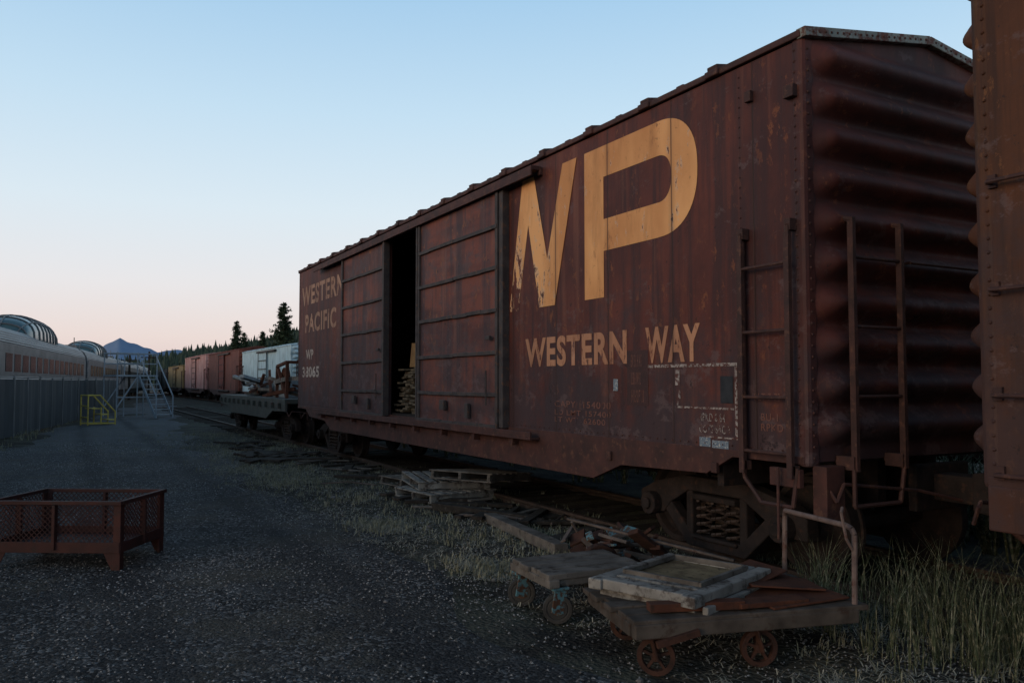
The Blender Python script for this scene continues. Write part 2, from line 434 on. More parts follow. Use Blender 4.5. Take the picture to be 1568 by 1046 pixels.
# ---- lettering
XF=-HW-.004
def flat(par,name,polys,mat,x=XF):
    me=D.meshes.new(name); vs=[];fs=[]
    for poly in polys:
        o=len(vs); vs+=[(x,y-CY,z) for y,z in poly]; fs.append(tuple(range(o,o+len(poly))))
    me.from_pydata(vs,[],fs); me.update(); me.materials.append(mat)
    ob=D.objects.new(name,me); scn.collection.objects.link(ob); ob.parent=par; return ob
T=4.235;B=2.634
s1=[(9.09,B),(8.86,B),(8.47,T),(8.755,T)]
flat(car,'lettering_big_w_left',[s1],m_let,XF); flat(car,'lettering_big_w_mid',[[(8.755,T),(8.47,T),(7.99,B),(8.34,B)]],m_let,XF-.0015); flat(car,'lettering_big_w_right',[[(8.34,B),(7.99,B),(7.52,T),(7.815,T)]],m_let,XF-.003)
pl=[[(7.37,B),(7.01,B),(7.01,T),(7.37,T)],[(7.01,3.904),(6.11,3.904),(6.11,T),(7.01,T)],[(7.01,3.12),(6.11,3.12),(6.11,3.455),(7.01,3.455)]]
def arc(t,a,b,e=2.35):
    c=math.cos(t);s=math.sin(t)
    return (6.11-a*abs(c)**(2/e),3.6785+b*math.copysign(abs(s)**(2/e),s))
n=28
for i in range(n):
    t0=-math.pi/2+math.pi*i/n;t1=-math.pi/2+math.pi*(i+1)/n
    pl.append([arc(t0,.2,.2248),arc(t0,.56,.5575),arc(t1,.56,.5575),arc(t1,.2,.2248)])
flat(car,'lettering_big_p',pl,m_let)
def text(par,s,y0,y1,z0,z1,mat,name,off=.012,x=XF,cy=CY):
    cu=D.curves.new('t','FONT'); cu.body=s; cu.size=1; cu.offset=off; cu.space_character=1.12
    ob=D.objects.new('t',cu); scn.collection.objects.link(ob)
    dg=bpy.context.evaluated_depsgraph_get(); me=D.meshes.new_from_object(ob.evaluated_get(dg))
    D.objects.remove(ob)
    xs=[v.co.x for v in me.vertices]; ys=[v.co.y for v in me.vertices]
    xa,xb,ya,yb=min(xs),max(xs),min(ys),max(ys)
    for v in me.vertices:
        a=(v.co.x-xa)/(xb-xa); b=(v.co.y-ya)/(yb-ya)
        v.co=(x,y0+(y1-y0)*a-cy,z0+(z1-z0)*b)
    me.materials.clear(); me.materials.append(mat)
    o=D.objects.new(name,me); scn.collection.objects.link(o); o.parent=par
text(car,'WESTERN',8.68,6.62,1.93,2.275,m_let2,'lettering_slogan_first_word',.035)
text(car,'WAY',6.32,5.54,1.93,2.275,m_let2,'lettering_slogan_second_word',.035)
text(car,'WESTERN',19.62,16.22,3.55,4.0,m_letf,'lettering_name_upper',.03)
text(car,'PACIFIC',19.3,16.75,2.9,3.33,m_letf,'lettering_name_lower',.03)
text(car,'WP',19.2,18.55,2.27,2.50,m_let3,'lettering_initials',.03)
text(car,'38065',19.5,18.05,1.86,2.11,m_let3,'lettering_number',.03)
text(car,'CAPY  154000',8.0,6.9,1.47,1.54,m_let4,'lettering_capacity',.01)
text(car,'LD LMT 157400\nLT WT  62600',8.0,6.9,1.30,1.44,m_let4,'lettering_load_limit',.01)
text(car,'EW 13 6  H 14 5\nIL 50 6  IW 9 2\nIH 10 6 CU FT 4900',6.55,6.35,1.55,2.02,m_let4,'lettering_dimensions',.005)
text(car,'BLT 7-72',4.9,4.62,1.6,1.66,m_let4,'lettering_built_date',.01)
text(car,'BU-1\nRPKD',4.83,4.60,1.36,1.5,m_let4,'lettering_repack',.01)
m_stick=simple('stencil_white',(.16,.13,.125),(.36,.33,.31),14,(.08,.03,.025),t=(.48,.54))
m_blackst=simple('stencil_black',(.01,.012,.016),(.025,.028,.035),10,bump=0)
m_blue=simple('sticker_blue',(.08,.12,.17),(.17,.21,.25),20,(.4,.4,.38),t=(.55,.6))
def rect(y0,y1,z0,z1): return [(y0,z0),(y1,z0),(y1,z1),(y0,z1)]
flat(car,'stencil_lines',[rect(6.28,5.09,1.885,1.912),rect(5.118,5.09,1.27,1.88),rect(5.85,5.13,1.515,1.532),rect(5.5,5.13,1.27,1.283),rect(5.88,5.82,1.72,1.86),rect(5.84,5.81,1.60,1.68),rect(5.86,5.84,1.54,1.58)],m_stick,XF-.001)
flat(car,'stencil_black_panel',[rect(5.29,5.14,1.57,1.80)],m_blackst,XF-.002)
flat(car,'sticker',[rect(5.56,5.42,1.19,1.27),rect(5.40,5.2,1.18,1.25),rect(6.85,6.77,1.66,1.78)],m_blue,XF-.002)
text(car,'RPKD 8 84\nCOTS SAC 3',5.56,5.18,1.31,1.48,m_stick,'stencil_repack_text',.008,XF-.001)
flat(car,'inspection_panel',[rect(6.62,6.28,1.52,2.06)],simple('panel_dark',(.035,.017,.017),(.055,.023,.022),9),XF+.001)
p=P()
for y,z in((5.35,1.02),(4.9,4.1),(8.3,4.25),(6.9,1.0)): p.obox((-HW-.02,y-CY,z),(.04,.07,.09))
p.box(-HW-.03,-HW,4.98-CY,5.0-CY,1.13,2.95)
p.obox((-HW-.03,4.45-CY,4.0),(.06,.10,.1)); p.obox((-HW-.03,4.55-CY,1.02),(.05,.3,.14))
p.cyl((-HW-.1,-h+.2,1.1),(-HW-.1,-h+.2,.55),.012); 
p.box(-1.45,-1.25,-h-.13,-h-.0,.72,1.12); 
p.obj('side_brackets',car,m_trim,.006)
p=P()
for z in np.arange(1.16,4.38,.085): p.rivet((XF,5.03-CY,z),(-1,0,0),.008)
for y in np.arange(4.5,9.1,.11): p.rivet((XF,y-CY,1.22),(-1,0,0),.009)
for y in np.arange(16.2,19.8,.13): p.rivet((XF,y-CY,1.22),(-1,0,0),.009)
p.obj('side_rivets',car,m_trim)
p=P()
z=1.23
while z<1.95:
    y=12.0
    while y<13.5:
        ww=R.uniform(.12,.25); x0=-1.40+R.uniform(0,.25)
        p.obox((x0+.7,y-CY+ww/2,z+.02),(1.4,ww-.01,.032),(0,R.uniform(-.02,.02),R.uniform(-.05,.05))); y+=ww
    z+=.045
p.obj('lumber_load',car,m_lumber)
p=P(); p.obox((-.9,13.2-CY,2.2),(.4,.5,.42),(0,.1,.2)); p.obox((-.5,12.4-CY,2.15),(.06,.9,.4),(0.3,.2,.2)); p.obj('crate_load',car,simple('plywood',(.17,.10,.05),(.25,.16,.07),5))

# near boxcar on same track
NY=3.01
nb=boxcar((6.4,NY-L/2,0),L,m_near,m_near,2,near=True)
p=P(); p.box(-HW-.02,-HW+.03,L/2-1.0,L/2-.02,.86,1.13); p.obox((-HW+.12,L/2-.3,.62),(.08,.12,.6)); p.obj('sill_step',nb,m_near,.01)
text(nb,'K',2.55,2.47,1.30,1.37,m_let3,'lettering_mark',.01,XF,NY-L/2)

# ---------------------------------------------------------------- background rail cars
def farpaint(n,a,b): return simple(n,a,b,.9,tuple(q*.55 for q in a),ms=(1,2.5,.5),t=(.5,.65),bump=.2,bs=6,bd=.03)
m_r1=farpaint('far_car_red',(.11,.022,.018),(.17,.036,.025)); m_r2=farpaint('far_car_pinkred',(.32,.13,.12),(.46,.30,.29))
m_r3=farpaint('far_car_brown',(.10,.03,.022),(.16,.05,.035))
m_w=farpaint('far_car_pale',(.34,.49,.56),(.44,.58,.65)); m_y=farpaint('far_car_tan',(.24,.16,.07),(.32,.22,.1)); m_bk=farpaint('far_car_black',(.02,.02,.02),(.035,.035,.035))
boxcar((12.5,53.8,-.1),14.6,m_w,m_w,1,zt=3.95)
boxcar((12.5,69.9,-.05),14.8,m_r3,m_r1,1,zt=4.2)
boxcar((12.5,86.6,-.05),15.2,m_r2,m_r2,1,zt=4.3)
boxcar((12.5,103.5,-.05),14.8,m_y,m_y,1,zt=3.6)
boxcar((12.5,120,-.05),14.8,m_bk,m_bk,1,zt=3.4)
boxcar((12.5,37.4,-.05),14.8,m_bk,m_bk,1,zt=3.9)
boxcar((12.5,21.6,-.05),14.8,m_r3,m_r3,1,zt=3.9)
boxcar((12.5,5.8,-.05),14.8,m_bk,m_bk,1,zt=3.9)

fc=top('flatcar',(6.4,26.6,0)); p=P(); fh=5.1
p.box(-1.45,1.45,-fh,fh,1.18,1.30)
fp=[(-fh,1.18),(-fh,.98),(-fh+1.5,.95),(-fh+2.3,.72),(fh-2.3,.72),(fh-1.5,.95),(fh,.98),(fh,1.18)]
p.prism_x(fp,-1.45,-1.38); p.prism_x(fp,1.38,1.45)
p.box(-.3,.3,-fh+.01,fh-.01,.7,1.17)
for k in range(12): p.box(-1.53,-1.452,-fh+.5+k*.85-.05,-fh+.5+k*.85+.05,1.05,1.2)
p.obj('deck_and_sills',fc,simple('flatcar_steel',(.026,.032,.030),(.052,.060,.056),4,(.07,.035,.028)),.01)
truck(fc,-fh+1.4); truck(fc,fh-1.4); coupler(fc,-fh,-1); coupler(fc,fh,1)
p=P(); p2=P(); p3=P()
for k in range(60):
    y=R.uniform(-4.6,4.4); x=R.uniform(-1.2,.8); z=R.uniform(1.36,1.85)
    q_=R.choice([p,p2,p3,p2]); q_.obox((x,y,z),(R.uniform(.05,.2),R.uniform(.4,2.0),R.uniform(.04,.14)),(R.uniform(-.25,.25),R.uniform(-.3,.3),R.uniform(-.8,.8)))
for (a,b) in(((-1.1,-3.8,1.3),(-1.1,-3.8,2.3)),((-1.1,-2.6,1.3),(-1.1,-2.6,2.2)),((-1.1,-3.8,2.3),(-1.1,-2.6,2.2)),((.2,-3.8,1.3),(.2,-3.8,2.3)),((.2,-2.6,1.3),(.2,-2.6,2.2)),((-1.1,-3.8,2.3),(.2,-3.8,2.3)),((.2,-3.8,2.3),(.2,-2.6,2.2)),((-1.1,-3.8,1.35),(-1.1,-2.6,2.2)),((-1.1,-1.8,1.35),(-.9,-.6,2.1)),((-1,.6,1.4),(-.9,.2,2.0))): p.beam(a,b,.08,.08)
p.lathe((-1.0,-3.2,1.8),(1,0,0),[(0,.0),(0,.1),(.02,.28),(.06,.36),(-.06,.36),(-.02,.28),(0,.1)],18)
p3.obox((-.4,-1.6,1.55),(.9,.8,.5),(0,0,.2)); p2.cyl((-1,.9,1.5),(-.4,2.4,1.5),.17,12); p2.cyl((-.8,2.3,1.5),(-.1,4.2,1.48),.14,12)
p.obj('scrap_rust',fc,m_rust2,.006); p2.obj('scrap_grey',fc,m_wood); p3.obj('scrap_pale',fc,simple('pale_scrap',(.16,.18,.19),(.27,.29,.30),6,(.10,.05,.03)))

# ---------------------------------------------------------------- track
def rail_line(name,xc,y0,y1,ties=True):
    e=top(name,(xc,0,0)); r=P()
    for s in(-1,1):
        x=s*.7525
        r.prism_y([(x-.036,.1),(x+.036,.1),(x+.036,.065),(x+.01,.05),(x+.01,-.03),(x+.06,-.04),(x-.06,-.04),(x-.01,-.03),(x-.01,.05),(x-.036,.065)],y0,y1)
    r.obj('rails',e,m_railst)
    if ties:
        t=P(); y=y0
        while y<y1:
            t.obox((R.uniform(-.10,.10),y,-.066+R.uniform(-.012,.012)),(2.6,.22,.18),(R.uniform(-.02,.02),R.uniform(-.012,.012),R.uniform(-.05,.05))); y+=.56
        t.obj('ties',e,m_wooddk,.012)
rail_line('railway_track',6.4,-6,60)
rail_line('railway_track',12.5,-8,150,True)

# ---------------------------------------------------------------- ground
def axis(lo,hi,step,far):
    a=list(np.arange(lo,hi+1e-6,step)); s=step; x=hi
    while x<far: s*=1.28; x+=s; a.append(x)
    s=step; x=lo; b=[]
    while x>-far: s*=1.28; x-=s; b.append(x)
    return b[::-1]+a
xs=axis(-6,11,.25,9000); ys=axis(0,34,.25,9000)
vs=[(x,y,hgt(x,y)) for y in ys for x in xs]; W=len(xs)
fs=[(j*W+i,j*W+i+1,(j+1)*W+i+1,(j+1)*W+i) for j in range(len(ys)-1) for i in range(W-1)]
k=NT('ground_dirt_and_gravel')
c=k.ramp(k.noise(1.4,5,.62),[(.34,(.024,.021,.019)),(.5,(.048,.044,.039)),(.66,(.088,.083,.069))])
v=k.n('ShaderNodeTexVoronoi'); v.inputs['Scale'].default_value=28; k.l(k.tc.outputs['Object'],v.inputs['Vector'])
vc=k.ramp(v.outputs['Distance'],[(.0,(.14,.135,.12)),(.45,(.02,.019,.017))])
c=k.mix(k.math('MULTIPLY',k.ramp(k.noise(5,5,.7),[(.5,0),(.62,1)]),.55),c,vc)
gr=k.ramp(k.noise(.55,5,.7),[(.48,0),(.58,1)])
c=k.mix(k.math('MULTIPLY',gr,.5),c,(.10,.102,.074))
k.bump(k.math('ADD',k.noise(30,4,.7),v.outputs['Distance']),.9,.025)
m_ground=k.out(c,.95,0,.1)
me=D.meshes.new('ground'); me.from_pydata(vs,[],fs); me.update(); me.materials.append(m_ground)
for p_ in me.polygons: p_.use_smooth=True
go=D.objects.new('ground',me); scn.collection.objects.link(go)

k=NT('road_gravel')
c=k.ramp(k.noise(.8,5,.68,ms=(1.8,.5,1)),[(.37,(.023,.023,.024)),(.5,(.047,.047,.048)),(.63,(.097,.096,.094))])
v=k.n('ShaderNodeTexVoronoi'); v.inputs['Scale'].default_value=42; v.inputs['Randomness'].default_value=1; k.l(k.tc.outputs['Object'],v.inputs['Vector'])
sg=k.ramp(v.outputs['Color'],[(.3,(.018,.018,.018)),(.6,(.066,.066,.067)),(.9,(.29,.29,.29))])
c=k.mix(k.mr(k.noise(1.5,5,.75,loc=(3,0,0)),.43,.55),k.mix(.25,c,sg),k.mix(.85,c,sg))
x,y,z=k.sep()
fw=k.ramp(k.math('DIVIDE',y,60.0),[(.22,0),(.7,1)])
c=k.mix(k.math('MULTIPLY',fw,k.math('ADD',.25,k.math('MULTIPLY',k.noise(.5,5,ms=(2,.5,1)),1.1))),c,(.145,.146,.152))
dd=k.ramp(k.noise(1.1,5,.72,loc=(5,5,5)),[(.50,0),(.62,1)])
c=k.mix(k.math('MULTIPLY',dd,.6),c,(.092,.083,.066))
wt=k.math('ABSOLUTE',k.math('SUBTRACT',k.math('ABSOLUTE',k.math('SUBTRACT',x,1.3)),.85))
wt=k.mr(k.math('ADD',wt,k.math('MULTIPLY',k.noise(1.2,5,.7,ms=(1,.4,1)),.8)),.72,.45)
c=k.mix(k.math('MULTIPLY',wt,.6),c,(.036,.036,.038))
k.bump(k.math('ADD',k.noise(60,4,.7),k.math('MULTIPLY',v.outputs['Distance'],-1.2)),1.0,.02)
m_road=k.out(c,.93,0,.15)
def redge(y):
    xl=-1.7+ .35*math.sin(y*.5)+.2*math.sin(y*1.7)+max(0,y-25)*.14
    xr=3.15+ .3*math.sin(y*.7+1)+.18*math.sin(y*2.1)+max(0,y-25)*.09
    if y<8: xl-=(8-y)*.6
    return xl,xr
vs=[];fs=[];nx=22; yy=list(np.arange(-6,34,.25))+list(np.arange(34,110,1.0))
for y in yy:
    a,b=redge(y)
    for i in range(nx+1):
        x=a+(b-a)*i/nx
        edge=min(i,nx-i)
        vs.append((x,y,hgt(x,y)+(-.02 if edge==0 else .012)))
W=nx+1
fs=[(j*W+i,j*W+i+1,(j+1)*W+i+1,(j+1)*W+i) for j in range(len(yy)-1) for i in range(nx)]
me=D.meshes.new('gravel_road'); me.from_pydata(vs,[],fs); me.update(); me.materials.append(m_road)
for p_ in me.polygons: p_.use_smooth=True
go=D.objects.new('gravel_road',me); scn.collection.objects.link(go)

def pebbles(name,n,mat,smin,smax,seed,clumpy=False):
    rr=random.Random(seed); vs=[];fs=[]
    while n>0:
        y=2.6+ 24*rr.random()**1.9; x=rr.uniform(-2.5,5.4)
        if clumpy and math.sin(x*2.1+1.3*math.sin(y*1.3))+math.sin(y*1.7+x)<rr.uniform(-.8,1.2): continue
        n-=1
        s=rr.uniform(smin,smax)*(1+y*.03); z=hgt(x,y)+.012+s*.15; o=len(vs); a=rr.random()*6.28
        ca,sa=math.cos(a),math.sin(a)
        for (px,py,pz) in((1,0,0),(-1,0,0),(0,.8,0),(0,-.8,0),(.1,0,.6),(0,.1,-.6)):
            px=px*s*rr.uniform(.6,1.2);py=py*s*rr.uniform(.6,1.2);pz=pz*s*rr.uniform(.6,1.2)
            vs.append((x+px*ca-py*sa,y+px*sa+py*ca,z+pz))
        for f in((0,2,4),(2,1,4),(1,3,4),(3,0,4),(2,0,5),(1,2,5),(3,1,5),(0,3,5)): fs.append(tuple(i+o for i in f))
    me=D.meshes.new(name); me.from_pydata(vs,[],fs); me.update(); me.materials.append(mat)
    o=D.objects.new(name,me); scn.collection.objects.link(o)
m_peb=simple('pebble_grey',(.030,.030,.030),(.10,.10,.10),30,(.27,.27,.27),bump=0,t=(.54,.58))
pebbles('loose_gravel',20000,m_peb,.006,.017,3)
pebbles('loose_gravel',12000,simple('pebble_pale',(.14,.14,.14),(.34,.34,.34),30,bump=0),.004,.012,9,True)

def grass(name,pts,hmin,hmax,mat,seed,flat_=False,w=.004):
    rr=random.Random(seed); vs=[];fs=[]
    for x,y in pts:
        z=hgt(x,y); hh=hmin+(hmax-hmin)*rr.random()**1.6; a=rr.random()*6.283; dx,dy=math.cos(a),math.sin(a)
        lean=rr.uniform(.15,.9)*hh if not flat_ else hh; ww=w*rr.uniform(.7,1.5)
        px,py=-dy*ww,dx*ww
        zt=hh if not flat_ else rr.uniform(.01,.05)
        z0=z-.01 if not flat_ else z+.016
        o=len(vs)
        vs+=[(x-px,y-py,z0),(x+px,y+py,z0),(x+dx*lean*.35-px*.8,y+dy*lean*.35-py*.8,z0+zt*.6),(x+dx*lean*.35+px*.8,y+dy*lean*.35+py*.8,z0+zt*.6),(x+dx*lean,y+dy*lean,z0+zt*(.93 if not flat_ else .4))]
        fs+=[(o,o+1,o+3,o+2),(o+2,o+3,o+4)]
    me=D.meshes.new(name); me.from_pydata(vs,[],fs); me.update(); me.materials.append(mat)
    o=D.objects.new(name,me); scn.collection.objects.link(o)
def clump(rr,cx,cy,r,n,sub=14):
    out=[]
    while n>0:
        x,y=cx+rr.gauss(0,r*.42),cy+rr.gauss(0,r*.6); m=rr.randint(2,sub)
        for _ in range(m): out.append((x+rr.gauss(0,.035),y+rr.gauss(0,.035)))
        n-=m
    return out
m_g1=simple('grass_green',(.030,.042,.022),(.080,.095,.052),9,(.18,.175,.12),bump=0,t=(.50,.58),rough=.85,spec=.15)
m_g2=simple('grass_dry',(.15,.15,.10),(.29,.285,.21),9,(.08,.09,.05),bump=0,rough=.9,spec=.1)
m_g3=simple('straw_pale',(.19,.185,.145),(.35,.34,.28),9,bump=0,rough=.9,spec=.1)
rr=random.Random(11); pts=[]
for _ in range(44): pts+=clump(rr,rr.uniform(4.55,6.2),rr.uniform(2.7,4.2),.22,34,18)
for _ in range(8): pts+=clump(rr,rr.uniform(4.85,5.3),rr.uniform(3.6,4.6),.16,36,18)
grass('tall_grass',pts,.10,.68,m_g1,1,w=.003)
pts=[]
for _ in range(30): pts+=clump(rr,rr.uniform(4.0,6.0),rr.uniform(2.5,4.0),.3,30)
for _ in range(60): pts+=clump(rr,rr.uniform(4.9,6.2),rr.uniform(3,9),.3,32)
for _ in range(30): pts+=clump(rr,rr.uniform(4.8,6.0),rr.uniform(9,24),.5,60)
for cx,cy,r,n in ((3.5,16.6,1.5,2300),(3.4,14.2,1.0,1500),(3.9,12.3,1.0,700),(3.4,9.6,.5,1300),(3.4,6.8,.40,1000),(4.2,8.4,.8,700),(4.4,10.4,1.0,900),(4.4,7.0,.5,500),(3.9,19,1.8,2000),(4.1,23,2.2,2200),(4.2,28,2.6,1800),(4.9,8.0,.7,700),(4.8,14,1.2,900)):
    pts+=clump(rr,cx,cy,r,n,9)
grass('verge_grass',pts,.02,.13,m_g2,2,w=.0035)
pts=[]
for _ in range(80):
    y=rr.uniform(13,45); x=-2.0-rr.random()*2.5+max(0,y-25)*.12
    pts+=clump(rr,x,y,.9,110,9)
grass('dry_grass',pts,.05,.26,m_g2,4,w=.007)
pts=[]
for _ in range(130): pts+=clump(rr,rr.uniform(8.2,10.4),rr.uniform(-3,40),.7,50,12)
for _ in range(70): pts+=clump(rr,rr.uniform(8.2,10.6),rr.uniform(1,10),.5,50,12)
grass('tall_weeds',pts,.3,1.1,m_g1,8,w=.012)
pts=[]
for _ in range(100): pts+=clump(rr,rr.uniform(3.0,5.2),rr.uniform(5,22),.7,75,5)
for _ in range(40): pts+=clump(rr,rr.uniform(3.4,5.8),rr.uniform(2.6,4.4),.4,60,5)
for cx,cy,r,n in ((3.4,9.6,.45,800),(3.4,6.8,.32,700),(3.5,16,1.2,1200)): pts+=clump(rr,cx,cy,r,n,6)
grass('scattered_straw',pts,.05,.22,m_g3,5,True,.003)

# ---------------------------------------------------------------- steel bin
bn=top('steel_mesh_bin',(.14,9.12,0),math.radians(-31)); p=P(); LX,LY=.62,.43; zt_=.63
for sx in(-1,1):
    for sy in(-1,1):
        x,y=sx*LX,sy*LY
        p.beam((x-sx*.03,y-sy*.01,0),(x-sx*.03,y-sy*.01,zt_-.01),.07,.022); p.beam((x-sx*.011,y-sy*.04,0.002),(x-sx*.011,y-sy*.04,zt_-.012),.022,.08)
        p.prism_y([(x,.2),(x-sx*.17,.2),(x-sx*.07,.0),(x+sx*.004,0)],y-.006*sy-.004,y-.006*sy+.006)
for sy in(-1,1):
    p.beam((-LX-.02,sy*(LY+.005),zt_),(LX+.02,sy*(LY+.005),zt_),.045,.035); p.box(-LX,LX,sy*LY-.008,sy*LY+.008,.17,.27)
    p.beam((-.0,sy*(LY+.004),.2),(0,sy*(LY+.004),zt_-.02),.03,.055)
for sx in(-1,1):
    p.beam((sx*(LX+.005),-LY,zt_+.003),(sx*(LX+.005),LY,zt_+.003),.045,.035); p.box(sx*LX-.008,sx*LX+.008,-LY,LY,.172,.268)
    p.beam((sx*(LX+.004),0,.2),(sx*(LX+.004),0,zt_-.02),.055,.03)
p.box(-LX+.01,LX-.01,-LY+.01,LY-.01,.185,.2)
p.obj('frame_and_legs',bn,m_bin,.004)
g=P(); z0,z1=.27,zt_-.015; hh=z1-z0
def lattice(half,fn):
    st=.05; k_=-half-hh
    while k_<half:
        for sg in(1,-1):
            t0=max(0,-half-k_); t1=min(hh,half-k_)
            if t1>t0:
                a=(k_+t0)*sg; b=(k_+t1)*sg
                g.beam(fn(a,z0+t0),fn(b,z0+t1),.005,.006)
        k_+=st
for sy in(-1,1): lattice(LX-.03,lambda a,z,sy=sy:(a,sy*(LY-.012),z))
for sx in(-1,1): lattice(LY-.03,lambda a,z,sx=sx:(sx*(LX-.012),a,z))
g.obj('expanded_mesh',bn,m_bin)

# ---------------------------------------------------------------- carts
def spoke_wheel(p,c,ax,r,w=.045):
    p.lathe(c,ax,[(-w/2,r-.03),(-w/2,r),(w/2,r),(w/2,r-.03),(-w/2,r-.03)],22)
    p.lathe(c,ax,[(-w*.6,.0),(-w*.6,.03),(w*.6,.03),(w*.6,0)],10)
    ax=Vector(ax).normalized(); a=ax.cross(Vector((0,0,1))).normalized(); b=a.cross(ax)
    for i in range(5):
        t=i*2*math.pi/5+.3; d=a*math.cos(t)+b*math.sin(t)
        p.beam(Vector(c)+d*.02,Vector(c)+d*(r-.015),.028,.018)
ct=top('platform_cart',(3.78,4.14,0),math.radians(-15)); 
w=P(); 
for i in range(6):
    y=-.36+i*.145; w.obox((0.0+R.uniform(-.04,.04),y,.335+R.uniform(-.004,.004)),(1.58+R.uniform(-.06,.03),.13,.035),(0,R.uniform(-.008,.008),R.uniform(-.015,.015)))
w.obox((0,-.40,.285),(1.5,.07,.085)); w.obox((0,.40,.285),(1.5,.07,.085)); w.obox((-.72,0,.285),(.08,.72,.08)); w.obox((.72,0,.285),(.08,.72,.08))
w.obj('deck_planks',ct,simple('cart_plank',(.04,.033,.028),(.10,.083,.07),5,(.05,.032,.024),bs=60,rough=.95,spec=.15),.008)
f=P()
for x,y,a_ in((-.58,-.34,.5),(.10,-.34,.15),(-.50,.34,.3),(.60,.34,.1)):
    spoke_wheel(f,(x,y,.115),(math.sin(a_),math.cos(a_),0),.115)
    f.box(x-.06,x+.06,y-.055,y+.055,.225,.245)
    dd_=Vector((math.sin(a_),math.cos(a_),0))
    for s in(-1,1): f.beam(Vector((x+.01,y,.10))+dd_*s*.043,Vector((x-.03,y,.235))+dd_*s*.043,.012,.045)
f.beam((-.35,-.45,.27),(-.62,-.44,.21),.03,.04)
f.obj('caster_wheels',ct,m_rust,.003)
hd=P(); hd.tube([(.74,-.40,.28),(.76,-.385,.78),(.755,-.365,.815),(.745,-.33,.83),(.76,.40,.815),(.78,.44,.78),(.78,.46,.20)],.018,9)
hd.tube([(.76,-.385,.66),(.69,-.40,.76),(.67,-.38,.92),(.70,-.35,.95)],.010,6)
hd.obj('handle',ct,simple('handle_pipe',(.08,.055,.05),(.16,.115,.10),8,(.08,.035,.025)))
pl_=P(); pl_.obox((.42,-.06,.372),(.60,.62,.014),(.02,-.02,.15)); pl_.obox((.48,.04,.40),(.48,.42,.012),(-.06,.05,-.25)); pl_.obox((.2,-.3,.378),(.5,.14,.03),(0,.02,.1)); pl_.obox((-.3,-.3,.385),(.6,.09,.05),(0,.0,-.1))
pl_.obox((.35,.2,.43),(.5,.3,.01),(.1,-.08,.5))
pl_.obj('rusty_plates',ct,m_rust2,.004)

tr=top('wooden_tray',(3.68,4.38,.425),math.radians(20)); w=P()
hx,hy=.50,.40
for s in(-1,1):
    w.obox((0,s*(hy-.05),.0),(2*hx+.05,.10,.07),(0,0,s*.012)); w.obox((s*(hx-.06),0,.003),(.12,2*hy-.2,.068))
w.obox((-.28,0,.02),(.10,2*hy-.2,.03),(0,0,.03)); 
w.obox((-.05,-hy-.02,-.06),(.8,.04,.06)); w.obox((.42,.1,-.06),(.07,.7,.07)); w.obox((-.42,.0,-.06),(.07,.7,.07))
w.obj('frame',tr,m_woodL,.008)
w=P(); w.box(-.22,hx-.13,-hy+.11,hy-.11,.0,.022); w.obj('bottom_board',tr,m_woodtan)
w=P()
for s in(-1,1): w.obox((.07,s*(hy-.12),.045),(.67,.03,.035))
w.obox((-.25,0,.045),(.03,.57,.035)); w.obox((.39,0,.045),(.03,.57,.035)); w.obj('inner_rim',tr,m_wood,.004)

c2=top('flat_dolly',(3.48,5.38,0),math.radians(-4)); w=P()
for i in range(4): w.obox((R.uniform(-.03,.03),-.24+i*.16,.345),(.84,.145,.045),(0,0,R.uniform(-.03,.03)))
w.obox((-.36,0,.30),(.09,.68,.06)); w.obox((.34,0,.30),(.09,.68,.06)); w.obox((0,-.28,.30),(.6,.05,.055))
w.obj('deck',c2,m_wood,.008)
f=P(); t=P()
for x,y in((-.30,-.27),(-.34,.26),(.34,-.24),(.34,.26)):
    f.lathe((x,y,.11),(.5,1,0),[(-.025,.0),(-.025,.07),(-.02,.075),(-.025,.085),(-.025,.105),(-.01,.11),(.01,.11),(.025,.105),(.025,.085),(.02,.075),(.025,.07),(.025,0)],20)
    t.box(x-.065,x+.065,y-.06,y+.06,.25,.27)
    d=Vector((.447,.894,0))
    for s in(-1,1): t.beam(Vector((x+.0,y,.085))+d*s*.04,Vector((x+.03,y,.26))+d*s*.04,.105,.014)
    t.lathe((x,y,.11),(.5,1,0),[(-.03,.0),(-.03,.045),(.03,.045),(.03,0)],14)
f.obj('rubber_wheels',c2,m_rubber); t.obj('caster_brackets',c2,m_teal,.003)

sc=top('scrap_metal_pile',(4.30,5.95,0)); a=P(); b=P(); c_=P()
for k_ in range(38):
    t_=R.choice([a,a,a,c_])
    t_.obox((R.uniform(-.5,.4),R.uniform(-.4,.4),R.uniform(.04,.38)),(R.uniform(.12,.45),R.uniform(.03,.16),R.uniform(.01,.05)),(R.uniform(-.7,.7),R.uniform(-.7,.7),R.uniform(-1.6,1.6)))
for k_ in range(8):
    b.obox((R.uniform(-.3,.3),R.uniform(-.35,.2),R.uniform(.26,.42)),(R.uniform(.10,.30),R.uniform(.02,.09),R.uniform(.01,.03)),(R.uniform(-.5,.5),R.uniform(-.5,.5),R.uniform(-1.6,1.6)))
c_.tube([(-.6,-.1,.05),(-.2,.0,.35),(.4,-.2,.30)],.02,7); c_.beam((.5,-.9,.30),(-.25,.45,.50),.035,.02); c_.tube([(.0,.4,.1),(-.3,.3,.5)],.014)
a.lathe((-.35,-.2,.25),(.3,1,.2),[(-.03,.1),(-.03,.15),(.03,.15),(.03,.1),(-.03,.1)],18)
a.obj('rusty_pieces',sc,m_rust,.004); b.obj('teal_pieces',sc,m_teal,.004); c_.obj('boards_and_rods',sc,m_greyrod,.004)

